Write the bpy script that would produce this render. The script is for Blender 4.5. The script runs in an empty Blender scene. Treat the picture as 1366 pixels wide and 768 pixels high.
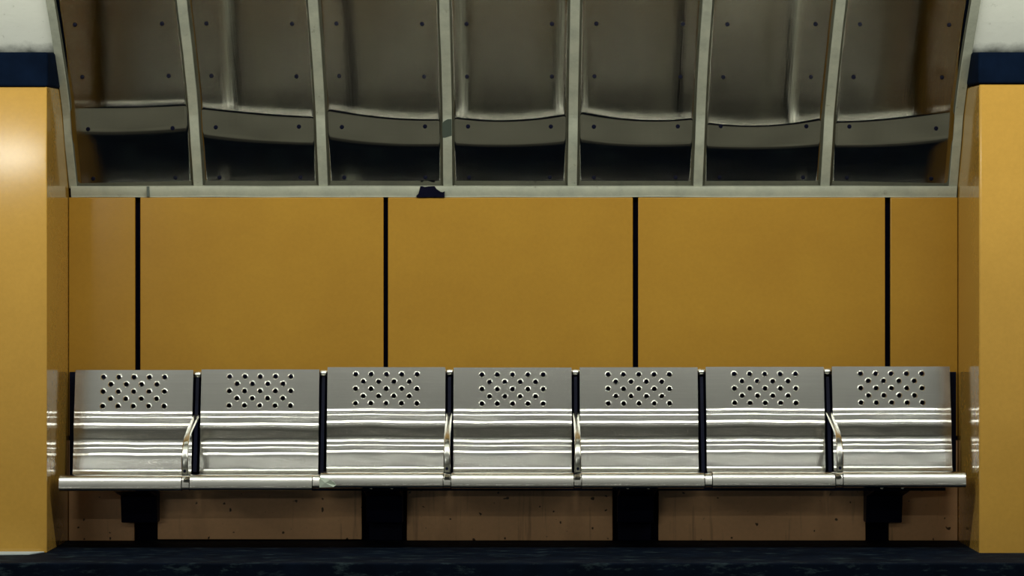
import bpy, bmesh, math, random
from mathutils import Vector, noise
S = bpy.context.scene
C = S.collection
R = math.radians
# ---------------------------------------------------------------- camera
F = 4177.0; CX = 690.0; CAMZ = 1.28; CAMY = -14.0
cd = bpy.data.cameras.new('camera'); cam = bpy.data.objects.new('camera', cd); C.objects.link(cam)
cam.location = (0, CAMY, CAMZ); cam.rotation_euler = (R(90), 0, 0)
cd.sensor_width = 36; cd.lens = F/1366*36; cd.shift_x = (683-CX)/1366; cd.clip_end = 200
S.camera = cam
# ---------------------------------------------------------------- world, lamps, exposure
w = bpy.data.worlds.new('world'); S.world = w; w.use_nodes = True
w.node_tree.nodes['Background'].inputs[0].default_value = (0.50, 0.53, 0.62, 1)
w.node_tree.nodes['Background'].inputs[1].default_value = 0.10
def lamp(name, loc, rot, sx, sy, power, col=(0.98, 1.0, 0.90)):
    l = bpy.data.lights.new(name, 'AREA'); l.shape = 'RECTANGLE'; l.size = sx; l.size_y = sy
    l.energy = power; l.color = col
    o = bpy.data.objects.new(name, l); C.objects.link(o); o.location = loc; o.rotation_euler = rot
    return o
lamp('platform_lamp', (0.0, -2.5, 2.92), (R(58), 0, 0), 10.0, 0.10, 158)
lamp('opposite_lamp', (0.0, -13.6, 4.2), (R(0), 0, 0), 11.0, 0.16, 210)
lamp('far_platform_lamp', (-6.6, -16.9, 2.53), (R(90), 0, 0), 4.2, 0.16, 85)
S.cycles.blur_glossy = 0.0; S.cycles.caustics_reflective = False     # keep the bench sharp in the steel lining
vs = S.view_settings
S.display_settings.display_device = 'sRGB'
vs.view_transform = 'Standard'; vs.look = 'None'; vs.gamma = 1.0; vs.exposure = 0.0; vs.use_curve_mapping = False

# ---------------------------------------------------------------- materials
def mat(name, col, rough=0.5, metal=0.0, coat=0.0, spec=0.5):
    m = bpy.data.materials.new(name); m.use_nodes = True
    b = m.node_tree.nodes['Principled BSDF']
    b.inputs['Base Color'].default_value = (*col, 1); b.inputs['Roughness'].default_value = rough
    b.inputs['Metallic'].default_value = metal; b.inputs['Coat Weight'].default_value = coat
    b.inputs['Specular IOR Level'].default_value = spec
    return m, m.node_tree, b
def N(nt, t, **kw):
    n = nt.nodes.new(t)
    for k, v in kw.items():
        if hasattr(n, k): setattr(n, k, v)
        else: n.inputs[k].default_value = v
    return n
def coords(nt, scale):
    tc = N(nt, 'ShaderNodeNewGeometry'); mp = N(nt, 'ShaderNodeMapping'); mp.inputs['Scale'].default_value = scale
    nt.links.new(tc.outputs['Position'], mp.inputs['Vector']); return mp.outputs['Vector']
def nz(nt, scale3, sc=1.0, det=4, rough=0.6):
    n = N(nt, 'ShaderNodeTexNoise'); n.inputs['Scale'].default_value = sc; n.inputs['Detail'].default_value = det
    n.inputs['Roughness'].default_value = rough
    nt.links.new(coords(nt, scale3), n.inputs['Vector']); return n.outputs['Fac']
def ramp(nt, fac, stops):
    r = N(nt, 'ShaderNodeValToRGB'); e = r.color_ramp.elements
    while len(e) < len(stops): e.new(0.5)
    for el, (p, c) in zip(e, stops): el.position = p; el.color = (*c, 1)
    nt.links.new(fac, r.inputs['Fac']); return r.outputs['Color']
def mix(nt, fac, a, b, mode='MIX'):
    x = N(nt, 'ShaderNodeMix', data_type='RGBA', blend_type=mode)
    for s, v in ((x.inputs[0], fac), (x.inputs[6], a), (x.inputs[7], b)):
        if hasattr(v, 'links'): nt.links.new(v, s)
        elif isinstance(v, tuple): s.default_value = (*v, 1)
        else: s.default_value = v
    return x.outputs[2]
def bump(nt, b, fac, strength, dist=0.01):
    n = N(nt, 'ShaderNodeBump'); n.inputs['Strength'].default_value = strength; n.inputs['Distance'].default_value = dist
    nt.links.new(fac, n.inputs['Height']); nt.links.new(n.outputs['Normal'], b.inputs['Normal'])
def g3(v): return (v, v, v)

def enamel(name, a, b_, dirt=0.0, rough=0.16, peel=0.002):
    m, nt, b = mat(name, a, rough, 0, 0.0, 0.5)
    c = ramp(nt, nz(nt, (1.6, 1.6, 2.2), 1.0, 6, 0.65), [(0.3, a), (0.7, b_)])
    fine = ramp(nt, nz(nt, (1, 1, 1), 55, 3), [(0.3, g3(0.93)), (0.7, g3(1.0))])
    c = mix(nt, 1.0, c, fine, 'MULTIPLY')
    if dirt:
        st = ramp(nt, nz(nt, (26, 26, 1.3), 1.0, 4), [(0.60, g3(1)), (0.74, g3(1-dirt))])
        c = mix(nt, 1.0, c, st, 'MULTIPLY')
        sp = ramp(nt, nz(nt, (1, 1, 1), 34, 1), [(0.72, g3(1)), (0.76, g3(0.12))])
        c = mix(nt, 1.0, c, sp, 'MULTIPLY')
    nt.links.new(c, b.inputs['Base Color'])
    bump(nt, b, nz(nt, (1, 1, 1), 60, 2), 0.06, peel)
    return m
OCH = enamel('ochre_enamel', (0.365, 0.188, 0.022), (0.415, 0.222, 0.026))
OCHP = enamel('ochre_pier_enamel', (0.47, 0.265, 0.050), (0.53, 0.30, 0.058), rough=0.085, peel=0.0004)
OCHD = enamel('soiled_ochre_enamel', (0.72, 0.41, 0.20), (0.84, 0.47, 0.23), 0.45, 0.22)

def steel(name, col, rough, streak=0.12, aniso=0.0):
    m, nt, b = mat(name, col, rough, 1.0)
    f = nz(nt, (1.2, 260, 260), 1.0, 3)
    c = ramp(nt, f, [(0.25, tuple(x*(1-streak) for x in col)), (0.75, tuple(min(1, x*(1+streak)) for x in col))])
    f2 = ramp(nt, nz(nt, (2, 2, 2), 1.5, 5), [(0.3, g3(0.9)), (0.7, g3(1.0))])
    nt.links.new(mix(nt, 1.0, c, f2, 'MULTIPLY'), b.inputs['Base Color'])
    rr = ramp(nt, nz(nt, (3, 200, 200), 1.0, 3), [(0.2, g3(rough*0.95)), (0.8, g3(rough*1.06))])
    nt.links.new(rr, b.inputs['Roughness'])
    if aniso:
        b.inputs['Anisotropic'].default_value = aniso; b.inputs['Anisotropic Rotation'].default_value = 0.25
        t = N(nt, 'ShaderNodeTangent'); t.direction_type = 'UV_MAP'; t.uv_map = 'UVMap'
        nt.links.new(t.outputs[0], b.inputs['Tangent'])
    return m
SEAT = steel('brushed_seat_steel', (0.60, 0.59, 0.555), 0.165, 0.05, 0.75)
CHROME = steel('worn_bright_steel', (0.60, 0.60, 0.55), 0.25, 0.04)
PANEL = steel('brushed_panel_steel', (0.29, 0.285, 0.255), 0.050, 0.03, 0.96)
def vertical_brush(m):
    nt = m.node_tree; bump(nt, nt.nodes['Principled BSDF'], nz(nt, (2600, 2, 2), 1.0, 0), 1.0, 0.000012)
vertical_brush(PANEL)

def plaster(name, a, b_, sc=3.0, shadow_dirt=False):
    m, nt, b = mat(name, a, 0.7)
    c = ramp(nt, nz(nt, (1, 1, 1), sc, 8, 0.7), [(0.35, b_), (0.6, a)])
    gr = ramp(nt, nz(nt, (1, 1, 1), 22, 6, 0.7), [(0.62, g3(1)), (0.74, (0.5, 0.5, 0.45))])
    c = mix(nt, 1.0, c, gr, 'MULTIPLY')
    if shadow_dirt:                                             # painted shadow line mixed with dirt along the top of the black caps
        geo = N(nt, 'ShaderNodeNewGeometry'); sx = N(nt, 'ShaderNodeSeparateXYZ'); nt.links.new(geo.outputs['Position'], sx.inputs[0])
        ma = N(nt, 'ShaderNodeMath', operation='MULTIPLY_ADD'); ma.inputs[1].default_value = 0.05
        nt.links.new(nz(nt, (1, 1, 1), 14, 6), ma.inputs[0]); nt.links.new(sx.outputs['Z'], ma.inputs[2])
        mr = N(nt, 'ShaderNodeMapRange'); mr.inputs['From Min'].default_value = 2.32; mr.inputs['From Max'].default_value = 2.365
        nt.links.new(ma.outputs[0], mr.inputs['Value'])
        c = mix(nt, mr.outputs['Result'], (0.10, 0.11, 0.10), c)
    nt.links.new(c, b.inputs['Base Color'])
    bump(nt, b, nz(nt, (1, 1, 1), 30, 5), 0.25, 0.004)
    return m
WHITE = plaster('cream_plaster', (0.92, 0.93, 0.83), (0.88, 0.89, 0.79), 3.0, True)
GREYW = plaster('pale_grey_plaster', (0.55, 0.56, 0.50), (0.5, 0.5, 0.45))
RIB = plaster('grey_cream_paint', (0.41, 0.42, 0.33), (0.31, 0.325, 0.26), 9)
def blackish(name, col, rough, chip=0.0):
    m, nt, b = mat(name, col, rough, spec=0.04)
    c = ramp(nt, nz(nt, (1, 1, 1), 6, 6), [(0.3, tuple(x*0.7 for x in col)), (0.7, tuple(x*1.5 for x in col))])
    if chip:
        ch = ramp(nt, nz(nt, (3.0, 6, 10), 2.6, 8, 0.75), [(0.54, g3(0)), (0.70, g3(chip))])
        c = mix(nt, ch, c, (0.09, 0.14, 0.15))
    nt.links.new(c, b.inputs['Base Color'])
    bump(nt, b, nz(nt, (1, 1, 1), 40, 4), 0.3, 0.003)
    return m
PLINTH = blackish('black_stone', (0.0018, 0.0042, 0.010), 0.75, 0.35)
CAP = blackish('black_paint', (0.0015, 0.0045, 0.013), 0.9)
BLACK = blackish('black_bracket_paint', (0.005, 0.006, 0.016), 0.4)
VOID = blackish('dark_cavity', (0.003, 0.003, 0.010), 0.9)
FLOOR = blackish('dark_platform_floor', (0.05, 0.05, 0.046), 0.6)
FLOORP = blackish('pale_added_strip', (0.26, 0.26, 0.225), 0.7)
PALE, _, _ = mat('pale_ledge_light', (0.42, 0.48, 0.50), 0.8)
SCRAP, _, _ = mat('pale_green_scrap', (0.42, 0.48, 0.40), 0.7)
GREEN, _, _ = mat('grey_green_patch', (0.055, 0.07, 0.055), 0.4)

# ---------------------------------------------------------------- mesh helpers
def obj(name, bm, m, parent=None, loc=None, smooth=False, bevel=0.0):
    bmesh.ops.recalc_face_normals(bm, faces=bm.faces)
    if smooth:
        for f in bm.faces: f.smooth = True
    uv = bm.loops.layers.uv.new('UVMap')
    for f in bm.faces:
        for l in f.loops: l[uv].uv = (l.vert.co.x, l.vert.co.z-l.vert.co.y)
    me = bpy.data.meshes.new(name); bm.to_mesh(me); bm.free()
    me.materials.append(m)
    o = bpy.data.objects.new(name, me); C.objects.link(o)
    if parent: o.parent = parent
    if loc: o.location = loc
    if bevel:
        md = o.modifiers.new('bevel', 'BEVEL'); md.width = bevel; md.segments = 3; md.limit_method = 'ANGLE'; md.angle_limit = R(40)
    return o
def tag(o, label=None, cat=None, group=None, kind=None):
    for k, v in (('label', label), ('category', cat), ('group', group), ('kind', kind)):
        if v: o[k] = v
    return o
def struct(name, bm, m, **k): return tag(obj(name, bm, m, **k), kind='structure')
def empty(name, loc): 
    o = bpy.data.objects.new(name, None); C.objects.link(o); o.location = loc; o.empty_display_size = 0.1; return o
def box(bm, x0, x1, y0, y1, z0, z1):
    v = [bm.verts.new((x, y, z)) for x in (x0, x1) for y in (y0, y1) for z in (z0, z1)]
    for f in ((0,1,3,2),(4,6,7,5),(0,4,5,1),(2,3,7,6),(0,2,6,4),(1,5,7,3)): bm.faces.new([v[i] for i in f])
def prism(bm, poly, x0, x1, nx=1):
    """closed polygon of (y,z) swept along x"""
    rows = []
    for i in range(nx+1):
        x = x0+(x1-x0)*i/nx
        rows.append([bm.verts.new((x, y, z)) for y, z in poly])
    n = len(poly)
    for a, b in zip(rows, rows[1:]):
        for j in range(n): bm.faces.new((a[j], a[(j+1) % n], b[(j+1) % n], b[j]))
    bm.faces.new(rows[0]); bm.faces.new(rows[-1][::-1])
def cyl(bm, a, b, r, n=20, r2=None):
    a = Vector(a); b = Vector(b); d = (b-a).normalized(); u = d.orthogonal().normalized(); w_ = d.cross(u)
    r2 = r if r2 is None else r2
    A = [bm.verts.new(a+(u*math.cos(t)+w_*math.sin(t))*r) for t in [2*math.pi*i/n for i in range(n)]]
    B = [bm.verts.new(b+(u*math.cos(t)+w_*math.sin(t))*r2) for t in [2*math.pi*i/n for i in range(n)]]
    for i in range(n): bm.faces.new((A[i], A[(i+1) % n], B[(i+1) % n], B[i])).smooth = True
    bm.faces.new(A[::-1]); bm.faces.new(B)
def BM(): return bmesh.new()
def interp(tab, v):
    if v <= tab[0][0]: return tab[0][1]
    for (a, p), (b, q) in zip(tab, tab[1:]):
        if v <= b: return p+(q-p)*(v-a)/(b-a)
    return tab[-1][1]

XL, XR = -2.004, 1.968          # inner faces of the alcove
PF = -0.66                      # front of the piers
PZ = 0.152                      # top of the black plinth

# ---------------------------------------------------------------- vault profile (steel lining leaning out over the bench)
BETA = [(0, 56.0), (0.19, 55.5), (0.215, 56.5), (0.25, 63.0), (0.352, 63.0), (0.358, 60), (0.365, 50.9), (0.370, 49.85), (0.396, 49.1), (0.410, 48.3), (0.45, 46.2), (0.50, 44.5), (0.58, 43), (0.7, 41.5), (1.0, 39), (1.4, 37), (3.2, 26)]
DS = 0.01
VP = [(0.0, 1.733)]
for i in range(340):
    b = R(interp(BETA, i*DS)); y, z = VP[-1]; VP.append((y-math.cos(b)*DS, z+math.sin(b)*DS))
def vp(s, off=0.0):
    i = max(0, min(len(VP)-2, int(s/DS))); t = s/DS-i
    y = VP[i][0]*(1-t)+VP[i+1][0]*t; z = VP[i][1]*(1-t)+VP[i+1][1]*t
    b = R(interp(BETA, s)); return (y-math.sin(b)*off, z-math.cos(b)*off)
def s_at_z(z):
    for i, p in enumerate(VP):
        if p[1] >= z: return i*DS
    return 3.0
def strip(bm, x0, x1, s0, s1, off, th, n=60):
    pts = [vp(s0+(s1-s0)*i/n, off) for i in range(n+1)] + [vp(s1-(s1-s0)*i/n, off-th) for i in range(n+1)]
    prism(bm, pts, x0, x1)

# ================================================================ the setting
bm = BM(); box(bm, -5, 5, 0.03, 0.25, 0.0, 1.75); struct('wall_back', bm, VOID)
def pier(name, x0, x1, z0, zt, bev):
    bm = BM(); st = s_at_z(zt)
    prism(bm, [(0.03, z0), (PF, z0), (PF, zt)]+[vp(st*(1-k/10), -0.012) for k in range(11)]+[(0.03, 1.733)], x0, x1)
    struct(name, bm, OCHP, bevel=bev)
pier('wall_left', -5, XL, PZ, 2.137, 0.004)
pier('wall_right', XR, 5, PZ-0.010, 2.148, 0.010)
# black caps over the piers, closing against the leaning vault
def cap(name, x0, x1, zb):
    bm = BM(); s1 = s_at_z(2.287); sb = s_at_z(zb+0.005)
    poly = [(PF-0.014, zb), (PF-0.014, 2.283), vp(s1, -0.01)] + [vp(s1+(sb-s1)*i/8, -0.01) for i in range(1, 9)]
    prism(bm, poly, x0, x1)
    return struct(name, bm, CAP, bevel=0.012)
cap('trim_1', -5, XL+0.006, 2.136)
cap('trim_2', XR-0.006, 5, 2.150)
# cream vault either side and above
sc = s_at_z(2.262)
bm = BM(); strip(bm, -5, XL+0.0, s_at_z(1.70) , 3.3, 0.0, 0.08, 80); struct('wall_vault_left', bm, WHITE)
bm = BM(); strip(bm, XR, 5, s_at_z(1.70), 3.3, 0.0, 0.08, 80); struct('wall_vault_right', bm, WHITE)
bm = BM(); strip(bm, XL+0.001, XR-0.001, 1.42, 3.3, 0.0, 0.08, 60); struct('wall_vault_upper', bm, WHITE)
bm = BM(); strip(bm, XL+0.001, XR-0.001, 0.0, 1.42, -0.03, 0.05, 60); struct('wall_vault_backing', bm, VOID)
bm = BM(); box(bm, -5, 5, -1.15, 0.25, 0.0, PZ)
struct('baseboard_back', bm, PLINTH, bevel=0.008)
bm = BM(); box(bm, -6, 6, -4.2, 0.3, -0.3, 0.0); struct('floor', bm, FLOOR)
bm = BM(); box(bm, -6, 6, -2.15, -1.45, -0.01, 0.004); struct('floor_added_strip', bm, FLOORP)  # unseen strip added only to lighten the reflection in the steel panels
bm = BM(); box(bm, -6, 6, -10.6, -4.2, -1.4, -1.2); struct('floor_trackbed', bm, FLOOR)
bm = BM(); box(bm, -6, 6, -17.4, -10.6, -1.4, -0.3); struct('floor_opposite', bm, FLOOR)
bm = BM(); box(bm, -9, 9, -17.6, -17.4, -1.4, 5.2); struct('wall_opposite', bm, GREYW)
bm = BM(); box(bm, -9, 9, -17.6, -3.4, 5.0, 5.2); struct('ceiling', bm, GREYW)
# pale strip painting the light caught on the ledge by the left pier
bm = BM()
vsb = [bm.verts.new(p) for p in ((-2.6, PF, PZ+0.002), (-2.6, -0.86, PZ+0.002), (-2.06, -0.78, PZ+0.002), (-2.015, PF, PZ+0.002))]
vst = [bm.verts.new((v.co.x, v.co.y, v.co.z+0.004)) for v in vsb]
bm.faces.new(vst)
for i in range(4): bm.faces.new((vsb[i], vsb[(i+1) % 4], vst[(i+1) % 4], vst[i]))
struct('trim_3', bm, PALE)

# sill moulding below the steel lining
def sill():
    bm = BM(); z0 = 1.686; z1 = 1.735; n = 8
    poly = [(0.03, z0), (-0.018, z0)] + [(-0.018-0.014*math.sin(math.pi*i/n*0.5), z0+0.004+(z1-z0-0.006)*i/n) for i in range(n+1)] + [(-0.004, z1+0.003), (0.03, z1+0.003)]
    prism(bm, poly, XL+0.012, XR-0.006, 60)
    for v in bm.verts:
        k = noise.noise(Vector((v.co.x*4, v.co.z*20, 1)))
        v.co.z += 0.0015*k
    o = struct('trim_4', bm, RIB, smooth=False)
    bm = BM()                                                    # black broken gap in the moulding
    rnd = random.Random(4); L, T = [], []
    xs = [-0.450+0.126*i/14 for i in range(15)]
    lo = [1.6845+rnd.uniform(0, .002) for _ in xs]; hi = []
    for i, x in enumerate(xs):
        e = min(i, 14-i); hi.append(1.734+rnd.uniform(-.004,.001) if 2 <= i <= 9 else 1.722-(0.030-0.007*e)*rnd.uniform(.2, 1.1))
    A = [bm.verts.new((x, -0.0335, z)) for x, z in zip(xs, lo)]; B = [bm.verts.new((x, -0.0335, z)) for x, z in zip(xs, hi)]
    A2 = [bm.verts.new((x, -0.01, z)) for x, z in zip(xs, lo)]; B2 = [bm.verts.new((x, -0.01, z)) for x, z in zip(xs, hi)]
    for i in range(14):
        bm.faces.new((A[i], A[i+1], B[i+1], B[i])); bm.faces.new((B[i], B[i+1], B2[i+1], B2[i])); bm.faces.new((A[i], A2[i], A2[i+1], A[i+1]))
    bm.faces.new((A[0], B[0], B2[0], A2[0])); bm.faces.new((A[-1], A2[-1], B2[-1], B[-1]))
    obj('broken_gap', bm, VOID, o)
    for cx_, w_ in ((-1.647, 0.012),):                           # joint in the moulding
        bm = BM(); box(bm, cx_-w_/2, cx_+w_/2, -0.0345, -0.01, 1.688, 1.733); obj('joint', bm, GREEN, o)
sill()

# cream ribs between the steel panels
RX = [-1.424, -0.867, -0.310, 0.246, 0.807, 1.375]
def rib(n, x0, x1):
    bm = BM(); strip(bm, x0, x1, 0.0, 1.5, 0.016, 0.04, 80)
    for v in bm.verts:
        v.co.x += 0.0025*noise.noise(Vector((x0, v.co.y*3, v.co.z*3)))
    return struct('trim_%d' % n, bm, RIB, bevel=0.003)
rib(5, XL+0.002, -1.966)
for i, x in enumerate(RX):
    o = rib(6+i, x-0.0205, x+0.0205)
    if i == 2:
        bm = BM(); s0, s1 = 0.262, 0.352; n = 9
        rnd = random.Random(2)
        prev = None
        for k in range(n+1):
            s = s0+(s1-s0)*k/n; a = x-0.021; b_ = x+0.021
            if k == 0: b_ = x-0.008
            if k == n: a = x+0.004
            if k == n-1: a = x-0.012
            row = [bm.verts.new((xx, *vp(s, off))) for xx, off in ((a, 0.010), (a, 0.0165), (b_, 0.0165), (b_, 0.010))]
            if prev:
                for j in range(3): bm.faces.new((prev[j], prev[j+1], row[j+1], row[j]))
            prev = row
        obj('chipped_patch', bm, GREEN, o)
rib(12, 1.926, XR-0.002)

# ================================================================ steel lining panels
PXE = [(-1.966, RX[0]-0.0205)] + [(RX[i]+0.0205, RX[i+1]-0.0205) for i in range(5)] + [(RX[5]+0.0205, 1.926)]
SCREW_S = []
for row in (237, 169, 101, 30.5):
    best = min(range(5, 130), key=lambda k: abs((CAMZ+(384-row)*(vp(k*0.01)[0]-CAMY)/F) - vp(k*0.01)[1]))
    SCREW_S.append(best*0.01)
PLAB = ['far left steel ceiling panel, the one beside the left pier', 'second steel ceiling panel from the left, over the second seat',
        'third steel ceiling panel from the left, ending at the rib with the chipped patch', 'middle steel ceiling panel of the seven, right of the chipped rib',
        'fifth steel ceiling panel from the left, with a dent near its right rib', 'sixth steel ceiling panel from the left, over the sixth seat',
        'far right steel ceiling panel, the one beside the right pier']
WARP = [  # per panel: slope angle offset (deg) at left, middle, right where the sheet bends
    (-2.3, -2.1, -2.6), (-1.6, -0.3, 0.3), (-1.2, 0.4, 0.7), (0.3, 0.9, -0.2), (-0.6, 0.8, 0.5), (1.3, 1.8, 0.5), (1.1, 0.4, -1.3)]
WK = 0.03
def warp(i, u):
    a, b_, c = WARP[i]
    return a*(1-u)*(1-2*u)+4*b_*u*(1-u)+c*u*(2*u-1)
for i, (x0, x1) in enumerate(PXE):
    root = empty('steel_panel', ((x0+x1)/2, *vp(0.0)))
    tag(root, PLAB[i], 'ceiling panel', 'brushed steel panels lining the vault above the bench')
    bm = BM(); nu, ns = 24, 480; cx_ = (x0+x1)/2; y0, z0 = vp(0.0); grid = []
    for k in range(ns+1): grid.append([None]*(nu+1))
    for j in range(nu+1):
        u = j/nu; x = x0+0.0005+(x1-x0-0.001)*u; y, z = 0.0, 0.0; ds = 1.44/ns
        sh = warp(i, u)*WK                              # each sheet bends a little higher or lower across its width
        for k in range(ns+1):
            grid[k][j] = bm.verts.new((x-cx_, y, z))
            s = ds*(k+0.5); g = math.exp(-((s-0.33)/0.16)**2); g2 = math.sin(min(s/0.6, 1)*2*math.pi)
            b1 = R(interp(BETA, max(0, s+sh*g)))
            y -= math.cos(b1)*ds; z += math.sin(b1)*ds
        ex, ez = vp(1.44); fy, fz = ex-y0-y, ez-z0-z      # close the small error so that the sheets end flush
        for k in range(ns+1):
            grid[k][j].co.y += fy*k/ns; grid[k][j].co.z += fz*k/ns
            lift = 0.011*((1-u) if i == 0 else u if i == 6 else 0)   # the end sheets stand proud towards the piers
            grid[k][j].co.y -= lift*0.75; grid[k][j].co.z -= lift*0.66
    for a, b_ in zip(grid, grid[1:]):
        for j in range(nu): bm.faces.new((a[j], a[j+1], b_[j+1], b_[j])).smooth = True
    co = [[v.co.copy() for v in row] for row in grid]
    sheet = obj('sheet', bm, PANEL, root)
    md = sheet.modifiers.new('thickness', 'SOLIDIFY'); md.thickness = 0.003; md.offset = -1
    for r_, s in enumerate(SCREW_S):
        e = (0.075, 0.072, 0.070, 0.072)[r_]
        for x in (x0+e, x1-e-0.005):
            bm = BM(); b = R(interp(BETA, s)); y, z = vp(s)
            nrm = Vector((0, -math.sin(b), -math.cos(b))); p = Vector((x-cx_, y-y0, z-z0))
            p = co[round(s/1.44*ns)][round((x-x0)/(x1-x0)*nu)].copy(); p.x = x-cx_; p = p+nrm*0.001
            cyl(bm, p-nrm*0.006, p+nrm*0.007, 0.0115, 14, 0.0085)
            cyl(bm, p+nrm*0.007, p+nrm*0.0085, 0.0055, 6)
            obj('screw', bm, BLACK, root)

# ================================================================ ochre enamel wall panels
def wall_panel(x0, x1, z0, z1, m, label, group, tilt=0.0):
    bm = BM(); box(bm, x0, x1, -0.022, 0.006, z0, z1)
    for v in bm.verts:
        v.co.z += tilt*(v.co.x-(x0+x1)/2) if v.co.z > z1-0.01 else 0
    o = obj('enamel_panel', bm, m, bevel=0.003)
    return tag(o, label, 'wall panel', group)
UP = [(XL+0.002, -1.706), (-1.683, -0.597), (-0.577, 0.516), (0.540, 1.642), (1.666, XR-0.002)]
UL = ['narrow ochre enamel panel above the bench beside the left pier', 'wide ochre enamel panel above the bench, left of the three wide ones',
      'wide ochre enamel panel above the middle of the bench', 'wide ochre enamel panel above the bench, right of the three wide ones',
      'narrow ochre enamel panel above the bench beside the right pier']
for i, (a, b_) in enumerate(UP):
    wall_panel(a, b_, 0.62, 1.684, OCH, UL[i], 'ochre enamel panels above the bench')
LP = [(XL+0.002, -1.709), (-1.6055, -0.694), (-0.493, 0.4257), (0.630, 1.555), (1.659, XR-0.002)]
LL = ['narrow soiled ochre panel under the bench beside the left pier', 'wide soiled ochre panel under the second and third seats, with dark drips',
      'wide soiled ochre panel under the middle seats of the bench', 'wide soiled ochre panel under the fifth and sixth seats',
      'narrow soiled ochre panel under the bench beside the right pier']
for i, (a, b_) in enumerate(LP):
    zb = (0.152, 0.158, 0.153, 0.153, 0.153)[i]
    wall_panel(a, b_, zb, 0.60, OCHD, LL[i], 'soiled ochre panels under the bench')

# ================================================================ the bench
PX = 13.93/F
ALPHA = [(0, 12.5), (53.5, 13.5), (55, 16), (56.5, 30), (58, 12), (61, 9), (62.5, 24), (64, 10), (69, 11), (72, 27), (74, 13), (77, 2), (81, -5), (90, -6), (93, 2), (95, 12), (97, 29), (99, 13), (101, 10),
         (103, 24), (105, 10), (109, 12), (111, 32), (113, 13), (117, 10), (125, 9), (130, 10), (133, 30), (137, 60), (140, 84)]
def seat_profile():
    pts = [(-0.075, 0.0)]
    v = 0.0
    while v < 140:
        step = 0.5 if v >= 53 else 53
        a = R(interp(ALPHA, v + (0 if step > 1 else step/2))); dz = step*PX
        if a > R(45): ds = step*PX*1.0; dy, dzz = ds*math.sin(a)*1.6, ds*math.cos(a)*1.6
        else: dzz = dz; dy = dz*math.tan(a)
        y, z = pts[-1]; pts.append((y-dy, z-dzz)); v += step
    return pts
SP = seat_profile()
WID = 0.524
ROLL_R = 0.031; ROLL_Y = -0.565
ROLLA = [(0, 89), (0.14, 84.5), (0.18, 78.5), (0.225, 76), (0.26, 62), (0.31, 43), (0.38, 26), (0.45, 22), (0.61, 19), (0.67, -10), (0.76, -75), (1.0, -90)]
def roll_outline():
    y, z, out = -0.53, 0.033, []
    for k in range(60):
        a = R(interp(ROLLA, (k+0.5)/60)); y -= math.sin(a)*0.14/60; z -= math.cos(a)*0.14/60; out.append((y, z))
    return out
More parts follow.
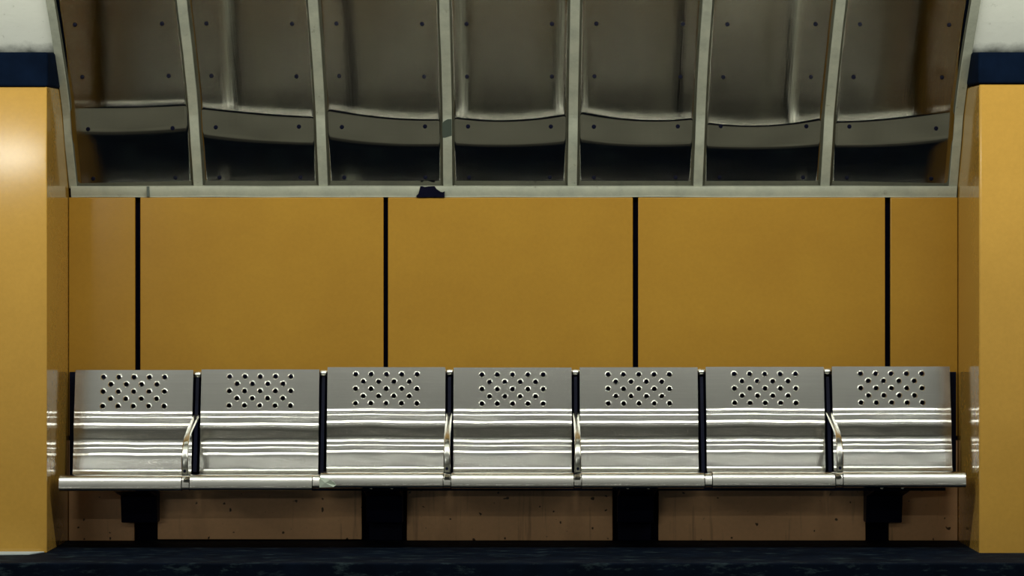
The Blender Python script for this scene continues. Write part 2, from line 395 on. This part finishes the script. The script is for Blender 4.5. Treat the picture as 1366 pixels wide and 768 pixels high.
def shell_mesh(seed):
    bm = BM(); pts = list(SP); ztop = 0.9265
    # pan
    y, z = pts[-1]; rz = 0.4545-ztop; yp = y
    end = (-0.53, rz+0.0330)
    for i in range(1, 13):
        t = i/12; pts.append((y+(end[0]-y)*t, z+(end[1]-z)*t-0.004*math.sin(math.pi*t)))
    al, (yy, zz) = 90.0, pts[-1]
    for k in range(60):                                  # rolled front edge: tight top, flat leaning face, tight underside
        q = (k+0.5)/60
        al = interp(ROLLA, q)
        ds = 0.14/60; yy -= math.sin(R(al))*ds; zz -= math.cos(R(al))*ds; pts.append((yy, zz))
    # tangents/normals pointing to the sitter
    nrm = []
    for i in range(len(pts)):
        p = pts[max(0, i-1)]; q = pts[min(len(pts)-1, i+1)]
        d = Vector((0, q[0]-p[0], q[1]-p[1])).normalized(); nrm.append(Vector((0, d.z, -d.y)))
    nx = 20; x0 = -WID/2
    def P(x, i, d=0): return Vector((x, pts[i][0], pts[i][1]))+nrm[i]*d
    # perforated flat (between pts 0 and 1)
    A, B = Vector((0, *pts[0])), Vector((0, *pts[1])); L = (B-A).length; D = (B-A)/L; Nn = nrm[0]
    D2 = D; n0 = Vector((0, D.z, -D.y))
    cw, ch = 0.0340, 0.0327; ccx = 9*cw/2; tt0 = 0.0955/math.cos(R(12))-2.5*ch
    xs = [x0, -ccx]+[-ccx+cw*(k+1) for k in range(9)]+[-x0]
    ts = [0.0, tt0]+[tt0+ch*(k+1) for k in range(5)]+[L]
    for lay, d in ((0, 0.0), (1, -0.003)):
        V = [[bm.verts.new(A+D*t+n0*d+Vector((x, 0, 0))) for x in xs] for t in ts]
        for r_ in range(len(ts)-1):
            for c in range(len(xs)-1):
                q = (V[r_][c], V[r_][c+1], V[r_+1][c+1], V[r_+1][c])
                if 1 <= r_ <= 5 and 1 <= c <= 9 and (r_-1+c-1) % 2 == 0:
                    cx_ = (xs[c]+xs[c+1])/2; ct = (ts[r_]+ts[r_+1])/2
                    def ring(rad, dd, n=16):
                        return [bm.verts.new(A+D*(ct+rad*math.sin(2*math.pi*(k+.5)/n+R(-135)-math.pi/n))+n0*dd+Vector((cx_+rad*math.cos(2*math.pi*(k+.5)/n+R(-135)-math.pi/n), 0, 0))) for k in range(n)]
                    r1 = ring(0.0142, d)
                    # quadrant starts: k=0 at corner (-x,-t)
                    for s in range(4):
                        arc = [r1[(s*4+k) % 16] for k in range(5)]
                        bm.faces.new([q[s], q[(s+1) % 4]]+arc[::-1])
                    if lay == 0:
                        rs = [r1, ring(0.0130, 0.0003), ring(0.0116, 0.0012), ring(0.0106, 0.0022), ring(0.0102, 0.0016), ring(0.0102, -0.006)]
                        for a_, b_ in zip(rs, rs[1:]):
                            for k in range(16): bm.faces.new((a_[k], a_[(k+1) % 16], b_[(k+1) % 16], b_[k])).smooth = True
                else: bm.faces.new(q)
    # curved remainder
    n = len(pts)
    for d in (0.0, -0.003):
        grid = [[bm.verts.new(P(x0+WID*j/nx, i, d)) for j in range(nx+1)] for i in range(1, n)]
        for a, b_ in zip(grid, grid[1:]):
            for j in range(nx): bm.faces.new((a[j], a[j+1], b_[j+1], b_[j])).smooth = True
    # sheet edges and end discs of the roll
    for x in (x0, -x0):
        for i in range(0, n-1):
            q = [P(x, i), P(x, i+1), P(x, i+1, -0.003), P(x, i, -0.003)]
            bm.faces.new([bm.verts.new(p) for p in q])
        disc = [bm.verts.new((x*0.9985, 0.008+ROLL_Y+0.0255*math.cos(2*math.pi*k/24), rz+0.0285*math.sin(2*math.pi*k/24))) for k in range(24)]
        bm.faces.new(disc)
    q = [P(x0, 0), P(-x0, 0), P(-x0, 0, -0.003), P(x0, 0, -0.003)]; bm.faces.new([bm.verts.new(p) for p in q])
    # slow handmade waviness of the pressed folds
    for v in bm.verts:
        x, yy, zz = v.co
        if -0.44 < zz < -0.15 and yy > -0.45:
            f = min(1, (-0.15-zz)/0.06)*min(1, max(0, (zz+0.44)/0.02))
            v.co.z += f*(0.0035*noise.noise(Vector((x*5+seed*7, zz*2.5, seed)))+0.001*noise.noise(Vector((x*15+seed*3, zz*6, seed+5))))
            v.co.y += f*0.0012*noise.noise(Vector((x*6, zz*14, seed*3+9)))
    return bm
bench = empty('waiting_bench', (0, 0, PZ))
tag(bench, 'long steel waiting bench of seven perforated seats fixed along the ochre wall', 'bench')
SX0 = [(101, 258), (270, 425), (437, 591), (604, 758), (771, 927), (940, 1096), (1108, 1268)]
SX = [((a+b_)/2-CX)*13.93/F for a, b_ in SX0]
# even pitch taken from the ends
SXE = [SX[0]+(SX[-1]-SX[0])*i/6 for i in range(7)]
SX = SXE
DZ = [-0.011, -0.0085, 0.0015, 0.0, 0.001, 0.003, 0.0045]
for i in range(7):
    bm = shell_mesh(i+1)
    o = obj('seat_shell', bm, SEAT, bench, loc=(SX[i], 0, 0.9265+DZ[i]-PZ))
    o.rotation_euler = (0, 0, 0)
    if i == 2: tag(o, 'steel seat shell with a pale scrap stuck at its front corner')
JX = [(SX[i]+SX[i+1])/2 for i in range(6)]
JZ = [(DZ[i]+DZ[i+1])/2 for i in range(6)]
# connecting tubes between shells, front and back
for i in range(6):
    bm = BM(); cyl(bm, (JX[i]-0.03, -0.056, 0.903-PZ+JZ[i]), (JX[i]+0.03, -0.056, 0.903-PZ+JZ[i]), 0.015, 20); obj('back_connector', bm, CHROME, bench)
bm = BM(); cyl(bm, (SX[0]-0.22, ROLL_Y+0.010, 0.4545-PZ+DZ[0]-0.002), (SX[6]+0.22, ROLL_Y+0.010, 0.4545-PZ+DZ[6]-0.002), 0.0225, 28); obj('front_rail', bm, CHROME, bench)
COLLAR = [(-0.56+(y+0.56)*0.93, z*0.93) for y, z in roll_outline()[8:]]
for i in range(6):
    bm = BM(); x = JX[i]; z = 0.4545-PZ+JZ[i]
    if i in (0, 2, 3, 5): prism(bm, COLLAR, x-0.0145, x+0.0145)
    else: prism(bm, [(a, b*0.93) for a, b in COLLAR], x-0.0145, x+0.0145)
    for v in bm.verts: v.co.z += z
    obj('collar', bm, SEAT, bench)
# armrests: bent steel straps
def strap(bm, path, w_, th, x):
    rows = []
    n = len(path)
    for i, (y, z, ww) in enumerate(path):
        p = path[max(0, i-1)]; q = path[min(n-1, i+1)]
        d = Vector((0, q[0]-p[0], q[1]-p[1])).normalized(); nn = Vector((0, d.z, -d.y))
        ring = []
        for k in range(12):
            a = 2*math.pi*k/12; cs, sn = math.cos(a), math.sin(a)
            ex = (abs(cs)**0.5)*(1 if cs >= 0 else -1)*ww*0.5; ey = (abs(sn)**0.7)*(1 if sn >= 0 else -1)*th*0.5
            ring.append(bm.verts.new(Vector((x+ex, y, z))+nn*ey))
        rows.append(ring)
    for a, b_ in zip(rows, rows[1:]):
        for k in range(12): bm.faces.new((a[k], a[(k+1) % 12], b_[(k+1) % 12], b_[k])).smooth = True
    bm.faces.new(rows[0]); bm.faces.new(rows[-1][::-1])
ctrl = [(-0.600, 0.489), (-0.606, 0.53), (-0.600, 0.57), (-0.575, 0.612), (-0.52, 0.642), (-0.40, 0.672), (-0.25, 0.700), (-0.12, 0.724)]
def smoothpath(c, m=6):
    out = []
    for i in range(len(c)-1):
        p0 = c[max(0, i-1)]; p1 = c[i]; p2 = c[i+1]; p3 = c[min(len(c)-1, i+2)]
        for k in range(m):
            t = k/m
            out.append(tuple(0.5*((2*b)+(-a+c_)*t+(2*a-5*b+4*c_-d)*t*t+(-a+3*b-3*c_+d)*t**3) for a, b, c_, d in zip(p0, p1, p2, p3)))
    out.append(c[-1]); return out
for i in (0, 2, 3, 5):
    bm = BM(); x = JX[i]; path = [(y, z-PZ+JZ[i], 0.027 if y > -0.6 else 0.029) for y, z in smoothpath(ctrl)]
    strap(bm, path, 0.028, 0.013, x)
    arm = obj('armrest', bm, CHROME, bench)
    bm = BM(); cyl(bm, (x, -0.608, 0.507-PZ+JZ[i]), (x, -0.614, 0.507-PZ+JZ[i]), 0.0065, 12); obj('screw', bm, BLACK, arm)
# black frame plates in the gaps between shells and behind the row
for i in range(6):
    bm = BM(); x = JX[i]
    prism(bm, [(-0.028, 0.46-PZ), (-0.028, 0.885-PZ), (-0.065, 0.885-PZ), (-0.12, 0.72-PZ), (-0.20, 0.47-PZ)], x-0.007, x+0.007)
    obj('frame_plate', bm, BLACK, bench)
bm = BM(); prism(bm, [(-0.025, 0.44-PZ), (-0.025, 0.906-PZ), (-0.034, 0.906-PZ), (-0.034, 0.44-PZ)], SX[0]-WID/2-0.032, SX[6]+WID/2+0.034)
obj('back_shade_plate', bm, BLACK, bench)  # black ends run past the outer shells to stand in for shadows there
bm = BM(); box(bm, -1.90, 1.86, -0.40, -0.34, 0.400-PZ, 0.445-PZ); obj('support_beam', bm, BLACK, bench)
for x in (-1.675, -0.588, 0.524, 1.625):
    bm = BM()
    prism(bm, [(-0.023, 0.24-PZ), (-0.023, 0.44-PZ), (-0.42, 0.44-PZ), (-0.42, 0.40-PZ), (-0.15, 0.36-PZ), (-0.12, 0.24-PZ)], x-0.080, x+0.080)
    if abs(x) < 1: prism(bm, [(0.03, 0.0), (0.03, 0.30-PZ), (-0.010, 0.30-PZ), (-0.010, 0.0)], x-0.075, x+0.075)
    br = obj('wall_bracket', bm, BLACK, bench, bevel=0.004)
    for dx in (-0.045, 0.045):
        bm = BM(); cyl(bm, (x+dx, -0.418, 0.424-PZ-0.008), (x+dx, -0.428, 0.424-PZ-0.008), 0.008, 6); obj('bolt', bm, CHROME, br)
# pale scrap stuck to the front rail between the second and third seats
bm = BM()
poly = [(-0.846, 0.468), (-0.838, 0.470), (-0.800, 0.460), (-0.782, 0.449), (-0.776, 0.436), (-0.786, 0.430), (-0.846, 0.427)]
f = [bm.verts.new((x, -0.612+0.008*math.sin(i*2.1), z)) for i, (x, z) in enumerate(poly)]
g = [bm.verts.new((v.co.x, v.co.y+0.016, v.co.z)) for v in f]
c = bm.verts.new((-0.82, -0.620, 0.448))
for i in range(len(f)):
    j = (i+1) % len(f); bm.faces.new((f[i], f[j], c)); bm.faces.new((f[i], g[i], g[j], f[j]))
bm.faces.new(g[::-1])
tag(obj('paper_scrap', bm, SCRAP), 'crumpled pale green-grey scrap stuck on the front rail of the bench', 'scrap')
